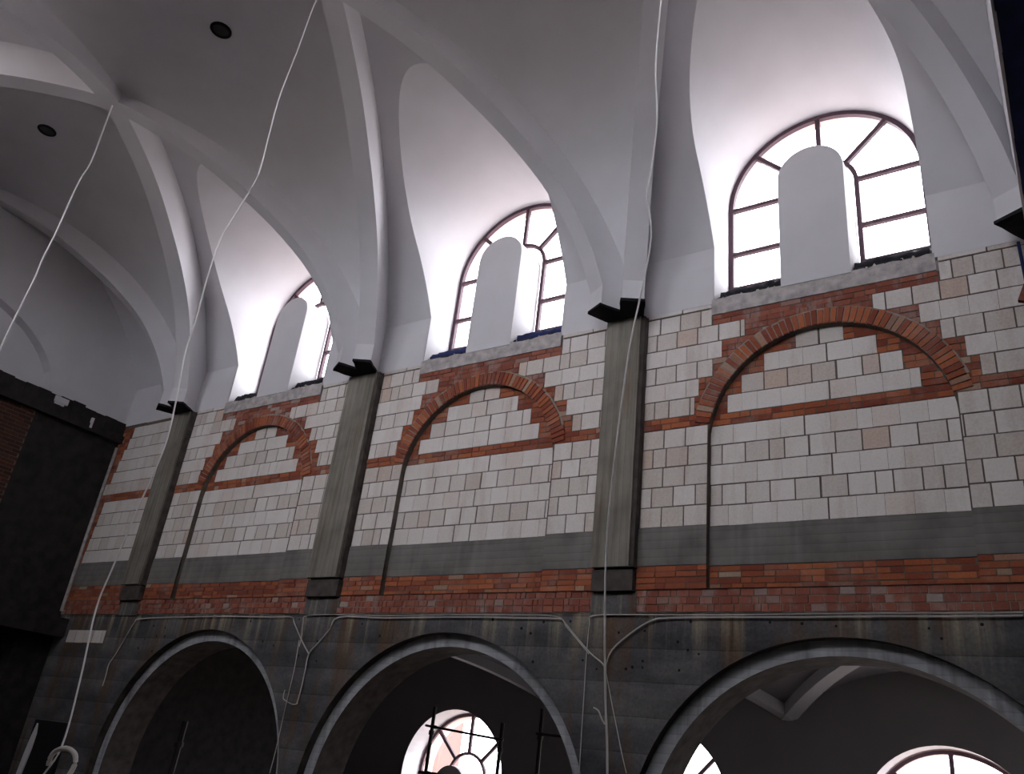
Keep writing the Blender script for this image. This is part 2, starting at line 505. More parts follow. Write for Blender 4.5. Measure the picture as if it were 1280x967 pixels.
# ------------------------------------------------------------------ north nave wall
wn = cheek[1]
AC = [-2.06, -7.10, -12.05]; AR = 2.31; AZ = -0.67
AC_all = [AC[0] + 4.98] + AC + [-17.0]
ZL = 1.885                                     # top of arcade concrete
def arch_z(x, c, R, zc): 
    d = R * R - (x - c) ** 2
    return zc + math.sqrt(d) if d > 0 else zc
# spandrels of concrete
def spandrel(m, y, R, zt, mt, xl, xr, centres, faceup=False):
    xs = [xl]
    for c in sorted(centres):
        for i in range(49):
            x = c - R * math.cos(PI * i / 48)
            if xl < x < xr: xs.append(x)
    xs.append(xr)
    xs = sorted(xs)
    for i in range(len(xs) - 1):
        a, b = xs[i], xs[i + 1]
        if b - a < 1e-6: continue
        mid = (a + b) / 2; c = None
        for cc in centres:
            if abs(mid - cc) < R: c = cc
        if c is None:
            m.face([(a, y, FL), (b, y, FL), (b, y, zt), (a, y, zt)], mt)
        else:
            m.face([(a, y, arch_z(a, c, R, AZ)), (b, y, arch_z(b, c, R, AZ)), (b, y, zt), (a, y, zt)], mt)
spandrel(wn, 9.0, AR, ZL, 'concrete_low', XE, 3.2, AC_all[:4])
for c in AC_all[:4]:
    P = [(c - AR, FL)] + [(c - AR * math.cos(PI * i / 48), AZ + AR * math.sin(PI * i / 48)) for i in range(49)] + [(c + AR, FL)]
    wn.strip([(x, 9.0, z) for x, z in P], [(x, 9.13, z) for x, z in P], 'dark_soffit')  # soffit coloured darker than the ring face
    R2 = AR - 0.165
    Q = [(c - R2, FL)] + [(c - R2 * math.cos(PI * i / 48), AZ + R2 * math.sin(PI * i / 48)) for i in range(49)] + [(c + R2, FL)]
    wn.strip([(x, 9.13, z) for x, z in P], [(x, 9.13, z) for x, z in Q], 'concrete_ring')
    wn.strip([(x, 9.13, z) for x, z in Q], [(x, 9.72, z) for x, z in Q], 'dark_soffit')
# back of wall towards aisle
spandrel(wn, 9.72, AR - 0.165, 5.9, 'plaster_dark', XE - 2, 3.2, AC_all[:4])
# mortar backing
def quadz(x0, x1, z0, z1, y, mt): wn.face([(x0, y, z0), (x1, y, z0), (x1, y, z1), (x0, y, z1)], mt)
XL, XRr = XE - 0.3, 1.2
# vertical layout outside recesses
def recess_poly(c, n=32):
    return [(c - RR, 2.16), (c - RR, RZ)] + [(c - RR * math.cos(PI * i / n), RZ + RR * math.sin(PI * i / n)) for i in range(1, n)] + [(c + RR, RZ), (c + RR, 2.16)]
edges = [XL]
for c in WC[::-1]: edges += [c - RR, c + RR]
edges.append(XRr)
ZT = 5.9
for i in range(0, len(edges), 2): quadz(edges[i], edges[i + 1], ZL, ZT, 9.0, 'mortar')
for c in WC:
    quadz(c - RR, c + RR, ZL, 2.16, 9.0, 'mortar_light')
    quadz(c - RR, c + RR, 2.16, RZ + RR, 9.0 + RD, 'mortar')
    n = 32
    pr = [(c - RR * math.cos(PI * i / n), RZ + RR * math.sin(PI * i / n)) for i in range(n + 1)]
    for i in range(n):
        a, b = pr[i], pr[i + 1]
        wn.face([(a[0], 9.0, a[1]), (b[0], 9.0, b[1]), (b[0], 9.0, 5.72), (a[0], 9.0, 5.72)], 'mortar')
    P = [(c - RR, 2.16)] + pr + [(c + RR, 2.16)]
    wn.strip([(x, 8.99, z) for x, z in P], [(x, 9.0 + RD, z) for x, z in P], 'mortar')
    quadz(c - RR, c + RR, 2.16, 2.16, 9.0, 'mortar')
    # ring of bricks on edge
    nb = 62
    for i in range(nb):
        t0 = -0.02 + (PI + 0.04) * i / nb; t1 = -0.02 + (PI + 0.04) * (i + 1) / nb
        g = 0.010
        R0, R1 = RR + 0.002, RR + 0.205 + rnd(-0.02, 0.012)
        q = [(c + R0 * math.cos(t0 + g / 2), RZ + R0 * math.sin(t0 + g / 2)), (c + R0 * math.cos(t1 - g / 2), RZ + R0 * math.sin(t1 - g / 2)),
             (c + R1 * math.cos(t1 - g / 2), RZ + R1 * math.sin(t1 - g / 2)), (c + R1 * math.cos(t0 + g / 2), RZ + R1 * math.sin(t0 + g / 2))]
        if min(p[1] for p in q) < Z1 - 0.03: continue
        wn.prism(q[::-1], 8.972 - rnd(0, .006), 9.02, 'brick', tbrick(), back=False)
    # mortar under the ring
    for i in range(n):
        a, b = pr[i], pr[i + 1]
        k = (RR + 0.22) / RR
        A = (c + (a[0] - c) * k, RZ + (a[1] - RZ) * k); B = (c + (b[0] - c) * k, RZ + (b[1] - RZ) * k)
        if min(a[1], b[1]) > Z1 + 0.02:
            wn.face([(a[0], 8.984, a[1]), (b[0], 8.984, b[1]), (B[0], 8.984, B[1]), (A[0], 8.984, A[1])], 'mortar_light')
spans = []
pe = [(-17.1, -14.78)], 
PE = [(PX[3] - 0.28, PX[3] + 0.30), (PX[2] - 0.34, PX[2] + 0.33), (PX[1] - 0.28, PX[1] + 0.28), (0.02, 0.6)]
regions = [(XE - 0.02, PE[0][0], None), (PE[0][1], PE[1][0], WC[2]), (PE[1][1], PE[2][0], WC[1]), (PE[2][1], PE[3][0] + 1.2, WC[0])]
for (x0, x1, c) in regions:
    rows = [(Z0 + 0.256 * i, Z0 + 0.256 * (i + 1), i) for i in range(5)]
    up = [(Z2 + 0.25 * i, Z2 + 0.25 * (i + 1), i + 1) for i in range(6)]
    if c is None:
        # strip beside the dark end wall: stepped brick edge
        for z0, z1, i in rows:
            q = 0.12 + 0.13 * (i / 4)
            courses(wn, x0, x0 + q, z0, z1, 9.0, 0.085, 0.2)
            block_row(wn, x0 + q, x1, z0, z1, 9.0, i % 2, off=rnd(0, .2))
        courses(wn, x0, x1, Z1, Z2, 9.0)
        for z0, z1, i in up:
            q = 0.05 + 0.42 * ((i + 1) / 7)
            if i == 1: q = 0.02
            if q > 0.03: courses(wn, x0, x0 + q, z0, z1, 9.0, 0.083, 0.2)
            block_row(wn, x0 + q, x1, z0, z1, 9.0, i % 2, off=rnd(0, .2))
        continue
    for z0, z1, i in rows:
        k = (i + 1) % 2 == 0
        for (a, b, y) in ((x0, c - RR, 9.0), (c - RR, c + RR, 9.0 + RD), (c + RR, x1, 9.0)):
            block_row(wn, a + 0.006, b, z0, z1, y, 1 if k or a != c - RR else 0, off=(0.14 if i % 2 else 0.0), seam=c + rnd(-.2, .3) if a == c - RR else None)
    for (a, b, y) in ((x0, c - RR, 9.0), (c - RR, c + RR, 9.0 + RD), (c + RR, x1, 9.0)):
        courses(wn, a, b, Z1, Z2, y)
    for z0, z1, i in up:
        # inside the recess
        if z0 < RZ + RR - 0.12:
            dt = max(0, RR ** 2 - (min(z1, RZ + RR - 0.001) - RZ) ** 2)
            hw = math.sqrt(dt) - 0.05
            hb = math.sqrt(max(0, RR ** 2 - (z0 - RZ) ** 2))
            if i == 4 or z1 > RZ + RR - 0.03:
                hw = 0.30
            zz1 = min(z1, RZ + RR)
            courses(wn, c - hb, c - hw, z0, z1, 9.0 + RD, 0.083, clip=(c, 'in'))
            courses(wn, c + hw * 0.9, c + hb, z0, z1, 9.0 + RD, 0.083, clip=(c, 'in'))
            if hw > 0.1: block_row(wn, c - hw, c + hw * 0.9, z0, z1, 9.0 + RD, (i + 1) % 2, off=0.1 * (i % 2), seam=c + 0.1, clip=(c, 'in'))
        # outside
        Ro = RR + 0.21
        if i < 6:
            hx = math.sqrt(max(0.0, Ro ** 2 - (z0 - RZ) ** 2))
            hi_ = math.sqrt(max(0.0, RR ** 2 - (z1 - RZ) ** 2)) if z1 < RZ + RR else 0
            el = c - hx - [0.02, 0.06, 0.02, 0.12, 0.05, 0][i - 1] - (0.12 if i == 5 else 0)
            er = c + hx + [0.10, 0.08, 0.0, 0.03, -0.1, 0][i - 1]
            block_row(wn, x0, el, z0, z1, 9.0, i % 2, off=0.14 * (i % 2))
            block_row(wn, er, x1, z0, z1, 9.0, i % 2, off=0.14 * (i % 2))
            bm_ = 'brick_dirty' if i >= 4 else 'brick'
            if z1 < RZ + RR - 0.02:
                courses(wn, el, c - hi_ - 0.03, z0, z1, 9.0, 0.083, 0.2, bm_, clip=(c, 'out'))
                courses(wn, c + hi_ + 0.03, er, z0, z1, 9.0, 0.083, 0.2, bm_, clip=(c, 'out'))
            else: courses(wn, el, er, z0, z1, 9.0, 0.083, 0.2, bm_, clip=(c, 'out'))
        else:
            block_row(wn, x0, c - LW - 0.02, z0, z1, 9.0, 1, off=0.1)
            block_row(wn, c + LW + 0.04, x1, z0, z1, 9.0, 1, off=0.15)
            courses(wn, c - LW, c + LW + 0.03, z0 - 0.01, 5.73, 9.0, 0.075, 0.25, 'brick_dirty')
    # thin closing course below the plaster
    block_row(wn, x0, c - LW - 0.02, 5.838, 5.905, 8.992, 1, bl=0.5)
    block_row(wn, c + LW + 0.04, x1, 5.838, 5.905, 8.992, 1, bl=0.5)
# concrete ring beam and brick courses beneath it
ext = []
def band(x0, x1, y):
    wn.box(x0, x1, y - 0.015, y + 0.02, 2.435, 2.90, 'concrete', skip='b')
    courses(wn, x0, x1, 2.155, 2.435, y, 0.07, 0.26, 'brick')
for (x0, x1, c) in regions:
    if c is None:
        band(x0, x1, 9.0)
        courses(wn, x0, x1, ZL + .005, 2.15, 8.985, 0.087, 0.15, 'brick_dirty'); continue
    band(x0, c - RR, 9.0); band(c - RR + 0.004, c + RR, 9.0 + RD); band(c + RR, x1, 9.0)
    wn.face([(x0, 8.99, ZL), (x1, 8.99, ZL), (x1, 8.99, 2.14), (x0, 8.99, 2.14)], 'mortar_light')
    wn.face([(x0, 8.955, 2.15), (x1, 8.955, 2.15), (x1, 9.15, 2.156), (x0, 9.15, 2.156)], 'mortar_light')
    courses(wn, x0, x1, ZL + .005, 2.15, 8.985, 0.087, 0.15, 'brick_dirty')
# sills
for w in WC:
    n = 30
    top = []; 
    for i in range(n + 1):
        x = w - LW - 0.02 + (2 * LW + 0.04) * i / n
        top.append((x, 8.975 + rnd(-.006, .006), 5.955 + rnd(-.012, .012)))
    bot = [(p[0], 8.975 + rnd(-.004, .004), 5.725) for p in top]
    wn.strip(bot, top, 'sill')
    back = [(p[0], 9.02 + rnd(-.015, .015), 5.975 + rnd(-.012, .012)) for p in top]
    wn.strip(top, back, 'sill')
    b2 = [(p[0], 9.32 + rnd(-.02, .02), 6.24 + rnd(-.02, .02)) for p in top]
    b3 = [(p[0], 9.64, 6.50 + rnd(-.015, .015)) for p in top]
    wn.strip(back, b2, 'rubble'); wn.strip(b2, b3, 'rubble')
    wn.strip([(p[0], 9.06, 5.725) for p in top], bot, 'sill')
# body of the wall above the masonry, behind the plaster (outer leaf with window holes)
def outer_leaf(m, s, zlow, WC=WC):
    def q(pts, mt='brick_out'): m.face([mir(p, s) for p in pts], mt)
    ed = [XE - 2.2] + sum([[w - 1.27, w + 1.27] for w in WC[::-1]], []) + [4.0]
    for y in (9.66, 9.78):
        for i in range(0, len(ed), 2): q([(ed[i], y, zlow), (ed[i + 1], y, zlow), (ed[i + 1], y, 9.9), (ed[i], y, 9.9)])
    for w in WC:
        pr = [(w - 1.27 * math.cos(PI * i / 32), ZS + 1.27 * math.sin(PI * i / 32)) for i in range(33)]
        for y in (9.66, 9.78):
            for i in range(32): q([(pr[i][0], y, pr[i][1]), (pr[i + 1][0], y, pr[i + 1][1]), (pr[i + 1][0], y, 9.9), (pr[i][0], y, 9.9)])
            q([(w - 1.27, y, zlow), (w + 1.27, y, zlow), (w + 1.27, y, 6.40), (w - 1.27, y, 6.40)])
        P = [(w - 1.27, 6.40)] + pr + [(w + 1.27, 6.40)]
        m.strip([mir((x, 9.66, z), s) for x, z in P], [mir((x, 9.78, z), s) for x, z in P], 'brick_out')
        q([(w - 1.27, 9.66, 6.40), (w + 1.27, 9.66, 6.40), (w + 1.27, 9.78, 6.39), (w - 1.27, 9.78, 6.39)])
outer_leaf(wn, 1, 2.9)
wall_n = struct(wn.build('wall_north'), 'nave side wall of white blocks, red brick bands and stained concrete arcade')

# ------------------------------------------------------------------ windows
RADS = (45, 90, 135)
def clerestory(idx, w, s, label, lp):
    t = empty('window_%d' % idx, mir((w, YG, 6.44), s)); struct(t, label)
    ox, oy, oz = t.location
    def P(x, y, z): 
        q = mir((w + x, y, z), s); return (q[0] - ox, q[1] - oy, q[2] - oz)
    f = MB()
    def bar(a, b, h=0.03, d=0.03):
        """bar in glazing plane from a to b (x,z)"""
        dx, dz = b[0] - a[0], b[1] - a[1]; L = math.hypot(dx, dz); nx, nz = -dz / L * h, dx / L * h
        c4 = [(a[0] + nx, a[1] + nz), (a[0] - nx, a[1] - nz), (b[0] - nx, b[1] - nz), (b[0] + nx, b[1] + nz)]
        f.hull8([P(x, YG - d, z) for x, z in c4], [P(x, YG + d, z) for x, z in c4], 'frame')
    def archbar(R, h, z0, n=36):
        for i in range(n):
            a0, a1 = PI * i / n, PI * (i + 1) / n
            c4 = [(r * math.cos(a), ZS + r * math.sin(a)) for r, a in ((R - h, a0), (R + h, a0), (R + h, a1), (R - h, a1))]
            f.hull8([P(x, YG - 0.035, z) for x, z in c4], [P(x, YG + 0.035, z) for x, z in c4], 'frame')
        bar((-R, z0), (-R, ZS), h, 0.035); bar((R, z0), (R, ZS), h, 0.035)
    archbar(1.275, 0.032, 6.42); archbar(0.46, 0.03, 6.42)
    for a in RADS:
        r = math.radians(a)
        bar((0.47 * math.cos(r), ZS + 0.47 * math.sin(r)), (1.26 * math.cos(r), ZS + 1.26 * math.sin(r)), 0.032)
    for z in (7.80, 7.03):
        for sx in (-1, 1): bar((sx * 0.47, z), (sx * 1.26, z), 0.028)
    bar((-1.27, 6.45), (-0.46, 6.45), 0.03); bar((1.27, 6.45), (0.46, 6.45), 0.03)
    fo = f.build('window_frame', parent=t)
    gm = MB()
    pts = [(-1.25, 6.43), (1.25, 6.43)] + [(1.25 * math.cos(PI * i / 24), ZS + 1.25 * math.sin(PI * i / 24)) for i in range(25)]
    gm.face([P(x, YG, z) for x, z in pts], 'glass')
    gm.build('window_pane', parent=t)
    # round headed blind panel standing in the middle of the window
    if s > 0:
        c = MB()
        hw = 0.42; zc = 7.62
        pr = [(-hw, 5.93), (-hw, 6.8)] + [(-hw * math.cos(PI * i / 24), zc + hw * math.sin(PI * i / 24)) for i in range(25)] + [(hw, 6.8), (hw, 5.93)]
        c.prism([(w + x, z) for x, z in pr], 8.965, 9.57, 'plaster')
        o = c.build('blind_panel', smooth=True)
        tag(o, lp, 'wall panel', 'round-headed panels in the upper windows')
clerestory(1, WC[0], 1, 'nearest arched upper window', 'white round-topped panel in the middle of the nearest upper window')
clerestory(2, WC[1], 1, 'middle arched upper window', 'white round-topped panel in the middle of the second upper window')
clerestory(3, WC[2], 1, 'farthest arched upper window', 'white round-topped panel in the farthest, mostly hidden upper window')
clerestory(4, WC[0], -1, 'opposite arched upper window, nearest', '')
clerestory(5, WC[1], -1, 'opposite arched upper window, middle', '')
clerestory(6, WC[2], -1, 'opposite arched upper window, farthest', '')

# dark sheets bundled on the sills, either side of the blind panels
names = ['nearest', 'middle', 'farthest']
for w, nm in zip(WC, names):
    for side, a, b in (('left', w - 1.26, w - 0.44), ('right', w + 0.44, w + 1.27)):
        m = MB(); n = 16; rows = []
        for i in range(n + 1):
            x = a + (b - a) * i / n; k = 1 if nm != 'nearest' else 0.8
            j = lambda q: rnd(-q, q)
            rows.append([(x, 9.10 + j(.015), 6.00), (x, 9.09 + j(.02), 6.07 + j(.012)), (x, 9.12 + j(.02), 6.115 + 0.035 * k + j(.008)), (x, 9.22 + j(.03), 6.18 + 0.02 * k + j(.01)),
                         (x, 9.42 + j(.03), 6.30 + j(.015)), (x, 9.54, 6.36 + j(.01)), (x, 9.54, 6.1)])
        mt = 'navy' if nm == 'middle' else 'rubble'
        for i in range(n): m.strip(rows[i], rows[i + 1], mt)
        m.face(rows[0], mt); m.face(rows[-1][::-1], mt)
        tag(m.build('sill_sheet', smooth=True, ang=50), '%s crumpled sheet on the %s half of the %s upper window sill' % ('navy plastic' if nm == 'middle' else 'dark dusty', side, nm), 'sheet', 'dark sheets on the window sills')

# crumbs of mortar lying on the sills
for w, nm in zip(WC, names):
    m = MB()
    for k in range(46):
        x = w + rnd(-1.25, 1.25)
        if abs(x - w) < 0.45: continue
        y = rnd(8.99, 9.07); z = 5.975 + (y - 9.0) * 0.3; r = rnd(0.012, 0.035)
        pts = [(x + r * math.cos(a) * rnd(.7, 1.3), y + r * math.sin(a) * rnd(.7, 1.2)) for a in (0.3, 1.6, 2.9, 4.2, 5.4)]
        m.hull8([(p[0], p[1], z - 0.01) for p in pts], [(p[0] * 0.4 + x * 0.6, p[1] * 0.4 + y * 0.6, z + r * rnd(.6, 1.1)) for p in pts],
                'crumb' if k % 3 == 0 else 'rubble')
    tag(m.build('mortar_crumbs'), 'crumbs of dried mortar on the sill of the %s upper window' % nm, 'rubble', kind='stuff')

# ------------------------------------------------------------------ piers
def pier(x0, x1, label):
    t = empty('concrete_pier', ((x0 + x1) / 2, 8.93, FL), label=label, cat='pier', group='concrete piers of the nave wall')
    ox, oy, oz = t.location
    def loc(m): m.v = [(a - ox, b - oy, c - oz) for a, b, c in m.v]
    m = MB()
    n = 24
    # shaft, slightly uneven arrises, with a shallow vertical groove
    for i in range(n):
        z0 = 2.41 + (5.87 - 2.41) * i / n; z1 = 2.41 + (5.87 - 2.41) * (i + 1) / n
        m.box(x0, x1 - 0.05, 8.85, 9.02, z0, z1, 'concrete_pier', skip='b' + ('' if i == 0 else 'd') + ('' if i == n - 1 else 'u'))
        m.box(x1 - 0.05, x1, 8.885, 9.02, z0, z1, 'dark_soffit', skip='bl' + ('' if i == 0 else 'd'))  # side strip coloured darker than the pier front
    loc(m); m.build('shaft', parent=t)
    m = MB()
    m.box(x0 + 0.0, x1 - 0.01, 8.90, 9.02, 2.13, 2.385, 'dark_soffit', skip='b')
    m.box(x0 + 0.02, x1 - 0.03, 8.93, 9.02, 2.385, 2.41, 'black', skip='b')  # black strip paints the shadow line under the shaft
    loc(m); tag(m.build('pad_stone', parent=t), 'darker block below the shaft')
    m = MB()
    m.box(x0 - 0.02, x1 + 0.03, 8.972, 9.02, ZL - 0.02, 2.12, 'concrete_low', skip='b')
    loc(m); m.build('base_strip', parent=t)
    return t
pier(*PE[0], 'farthest stained concrete pier, near the dark end wall')
pier(*PE[1], 'stained concrete pier between the farthest and middle brick arches')
pier(*PE[2], 'stained concrete pier between the middle and nearest brick arches')

# ------------------------------------------------------------------ end wall on the left
we = MB()
# upper white part with a shallow arched recess
def end_profile(y): return Hn(max(0.0, min(9.0, y))) + 0.15
EW, EH, EZ = 2.75, 1.55, 5.95
ny = 72
for i in range(ny):
    y0, y1 = 9.02 * i / ny, 9.02 * (i + 1) / ny
    def er(y):
        t = (y - MID) / EW
        return EZ + EH * math.sqrt(1 - t * t) if abs(t) < 1 else EZ
    we.face([(XE, y0, er(y0)), (XE, y1, er(y1)), (XE, y1, end_profile(y1)), (XE, y0, end_profile(y0))], 'plaster')
    if abs((y0 + y1) / 2 - MID) < EW:
        we.face([(XE - 0.28, y0, EZ), (XE - 0.28, y1, EZ), (XE - 0.28, y1, er(y1)), (XE - 0.28, y0, er(y0))], 'plaster')
        we.face([(XE - 0.28, y0, er(y0)), (XE - 0.28, y1, er(y1)), (XE, y1, er(y1)), (XE, y0, er(y0))], 'plaster')
# dark lower part
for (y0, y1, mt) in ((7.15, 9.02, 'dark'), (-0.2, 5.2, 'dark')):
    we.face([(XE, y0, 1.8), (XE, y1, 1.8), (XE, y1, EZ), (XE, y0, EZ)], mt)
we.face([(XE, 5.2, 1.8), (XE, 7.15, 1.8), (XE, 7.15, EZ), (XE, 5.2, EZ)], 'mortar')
z = 1.85
r = 0
while z < 5.85:
    y = 5.2 + (r % 2) * 0.13
    while y < 7.1:
        yy = min(y + 0.245, 7.15)
        d = rnd(0.006, 0.014)
        we.box(XE - 0.01, XE + d, y, yy, z, z + 0.063, 'brick_dark', tbrick(), 'l')
        y += 0.257
    z += 0.076; r += 1
# concrete ledge on top of dark wall, uneven
n = 36
for i in range(n):
    y0, y1 = 9.0 * i / n, 9.0 * (i + 1) / n
    h = rnd(-0.03, 0.03)
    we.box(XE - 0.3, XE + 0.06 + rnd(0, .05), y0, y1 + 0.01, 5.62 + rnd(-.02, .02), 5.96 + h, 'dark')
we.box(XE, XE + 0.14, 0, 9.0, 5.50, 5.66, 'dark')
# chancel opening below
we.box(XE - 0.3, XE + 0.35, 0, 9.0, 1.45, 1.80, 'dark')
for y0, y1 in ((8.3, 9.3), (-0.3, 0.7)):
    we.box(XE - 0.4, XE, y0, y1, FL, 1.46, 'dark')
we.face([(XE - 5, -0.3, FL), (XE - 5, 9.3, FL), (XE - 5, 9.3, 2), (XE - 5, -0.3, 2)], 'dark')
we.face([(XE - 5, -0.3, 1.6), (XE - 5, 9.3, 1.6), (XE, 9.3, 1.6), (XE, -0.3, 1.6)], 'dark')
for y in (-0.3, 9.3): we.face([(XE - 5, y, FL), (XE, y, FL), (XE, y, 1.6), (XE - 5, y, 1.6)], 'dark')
struct(we.build('wall_west'), 'dark unfinished end wall with a bricked part under a white arched recess')
# pale corner strip
m = MB()
m.tube([(XE + 0.03, 8.965, 1.95), (XE + 0.02, 8.965, 3.4), (XE + 0.05, 8.965, 5.4)], 0.035, 'sill', 6)
tag(m.build('corner_pipe'), 'pale vertical pipe in the corner beside the dark end wall', 'pipe')
# two pale pieces stuck on the ledge of the dark wall
for (y, dy, z, lb) in ((7.35, 0.28, 5.86, 'white offcut lying on the dark ledge below the arched recess'), (8.2, 0.05, 5.72, 'small pale upright strip on the dark ledge near the corner')):
    m = MB(); m.box(XE + 0.10, XE + 0.15, y, y + dy, z - 0.06 if dy > .1 else z - .16, z + 0.06, 'plaster')
    m.box(XE + 0.09, XE + 0.13, y + 0.02, y + dy * 0.8, z - 0.10 if dy > .1 else z - .18, z + 0.0, 'plaster')
    tag(m.build('ledge_offcut'), lb, 'offcut')

# ------------------------------------------------------------------ organ end: cross wall and dark deck at the right
wr = MB()
for i in range(40):
    y0, y1 = 9.0 * i / 40, 9.0 * (i + 1) / 40
    wr.face([(XR, y0, 5.85), (XR, y1, 5.85), (XR, y1, Hn(y1)), (XR, y0, Hn(y0))], 'plaster')
    j0 = rnd(0, 0.02)
    wr.box(XR, XR + 0.018 + j0 * 0.6, y0, y1, 5.84, 5.87, 'plaster')
wr.box(XR + 0.02, 4.0, -0.2, 9.0, 5.85, 6.15, 'navy')
wr.face([(4, -0.5, FL), (4, 9.3, FL), (4, 9.3, 6.2), (4, -0.5, 6.2)], 'dark')
struct(wr.build('wall_east'), 'cross wall at the right edge above a dark navy deck')
m = MB()
for k in range(3):
    a = Vector((0.06 + k * 0.004, 8.90, 5.58 - k * .0)); 
m.hull8([(-0.05, 8.80, 5.05), (-0.0, 8.78, 5.02), (0.0, 8.84, 5.02), (-0.05, 8.86, 5.05)],
        [(0.17, 8.88, 5.62), (0.23, 8.86, 5.60), (0.23, 8.92, 5.60), (0.17, 8.94, 5.62)], 'board')
tag(m.build('timber_board'), 'reddish board leaning on the wall at the right edge', 'board')
m = MB(); m.tube([(0.045, 8.92, 5.83), (0.05, 8.93, 5.3), (0.09, 8.93, 4.6), (0.10, 8.93, 2.5)], 0.018, 'navy')
tag(m.build('down_pipe'), 'thin dark pipe running down the wall at the right edge', 'pipe')

# ------------------------------------------------------------------ recessed lamp holes in the crown
def lamp_hole(x, y, label):
    z = Hn(y, 4.60)
    t = empty('ceiling_spotlight', (x, y, z), label=label, cat='ceiling light', group='round black lamps in the vault crown')
    m = MB(); n = 28
    a = [(0.155 * math.cos(2 * PI * k / n), 0.155 * math.sin(2 * PI * k / n), -0.012) for k in range(n)]
    b = [(0.135 * math.cos(2 * PI * k / n), 0.135 * math.sin(2 * PI * k / n), -0.03) for k in range(n)]
    c = [(0.12 * math.cos(2 * PI * k / n), 0.12 * math.sin(2 * PI * k / n), -0.03) for k in range(n)]
    d = [(0.115 * math.cos(2 * PI * k / n), 0.115 * math.sin(2 * PI * k / n), -0.004) for k in range(n)]
    top = [(p[0], p[1], 0.0) for p in a]
    for A, B in ((top, a), (a, b), (b, c), (c, d)): m.strip(A, B, 'black', closed=True)
    m.build('rim', parent=t)
    m = MB(); m.face(d, 'hook'); m.face([(p[0], p[1], 0.02) for p in d][::-1], 'hook'); m.strip(d, [(p[0], p[1], 0.02) for p in d], 'hook', closed=True)
    m.build('lamp_face', parent=t)
lamp_hole(-9.22, 4.42, 'round black ceiling lamp, the larger one nearest the top edge')
lamp_hole(-13.95, 4.40, 'round black ceiling lamp, the smaller one at the far left')

# ------------------------------------------------------------------ hanging cables
def smooth_path(pts, n=6):
    out = []
    P = [Vector(p) for p in pts]
    for i in range(len(P) - 1):
        p0 = P[max(i - 1, 0)]; p1 = P[i]; p2 = P[i + 1]; p3 = P[min(i + 2, len(P) - 1)]
        for k in range(n):
            t = k / n
            out.append(0.5 * ((2 * p1) + (-p0 + p2) * t + (2 * p0 - 5 * p1 + 4 * p2 - p3) * t * t + (-p0 + 3 * p1 - 3 * p2 + p3) * t ** 3))
    out.append(P[-1]); return out
def cable(pts, r, mt, label, group, name='hanging_cable'):
    m = MB(); m.tube(smooth_path(pts), r, mt, 8)
    return tag(m.build(name, smooth=True), label, 'cable', group)
HG = 'white cables hanging from the rib crossings'
cable([(-2.165, 4.5, 9.17), (-2.19, 4.5, 8.2), (-2.17, 4.5, 7.2), (-2.20, 4.5, 6.1), (-2.22, 4.5, 5.36), (-2.185, 4.5, 4.75), (-2.21, 4.5, 4.3), (-2.24, 4.5, 4.02), (-2.20, 4.5, 3.8), (-2.19, 4.5, 3.55), (-2.25, 4.5, 3.14),
       (-2.32, 4.5, 2.65), (-2.38, 4.5, 1.79), (-2.39, 4.5, 1.26), (-2.35, 4.5, 0.6), (-2.30, 4.5, 0.1), (-2.27, 4.5, -0.6), (-2.25, 4.5, -2.5)], 0.0068, 'cable',
      'white cable hanging in front of the pier between middle and nearest arches', HG)
cable([(-7.09, 4.5, 9.17), (-7.21, 4.5, 8.85), (-7.28, 4.5, 8.0), (-7.36, 4.5, 7.31), (-7.33, 4.5, 6.6), (-7.31, 4.5, 6.03), (-7.50, 4.5, 5.6), (-7.67, 4.5, 5.22), (-7.69, 4.5, 4.7), (-7.65, 4.5, 4.14),
       (-7.66, 4.5, 3.74), (-7.55, 4.5, 3.15), (-7.50, 4.5, 2.61), (-7.64, 4.5, 1.94), (-7.74, 4.5, 1.4), (-7.80, 4.5, 1.0), (-7.69, 4.5, 0.35), (-7.65, 4.5, -0.2), (-7.83, 4.5, -0.5), (-7.95, 4.5, -0.9), (-7.9, 4.5, -2.5)], 0.0085, 'cable',
      'long white cable hanging from the crossing near the top edge down to the lower left', HG)
cable([(-12.0, 4.5, 9.17), (-11.98, 4.5, 8.9), (-11.92, 4.5, 8.0), (-12.05, 4.5, 7.65), (-12.1, 4.5, 7.2), (-12.12, 4.5, 6.68), (-12.2, 4.5, 6.2), (-12.2, 4.5, 5.8), (-12.3, 4.5, 5.2), (-12.34, 4.5, 4.69), (-12.3, 4.5, 3.5), (-12.35, 4.5, 1.0)], 0.012, 'cable',
      'white cable hanging from the far rib crossing at the left edge', HG)
# coil at the bottom of the long cable
m = MB()
ring = [(-7.52 + 0.19 * math.cos(a), 4.47 + 0.02 * math.sin(2 * a), -0.36 + 0.15 * math.sin(a)) for a in [PI * 1.0 - (PI * 1.35) * k / 22 for k in range(23)]]
m.tube(ring, 0.022, 'cable_old', 8)
tag(m.build('cable_loop', smooth=True), 'loop of thick pale cable at the lower left corner', 'cable')

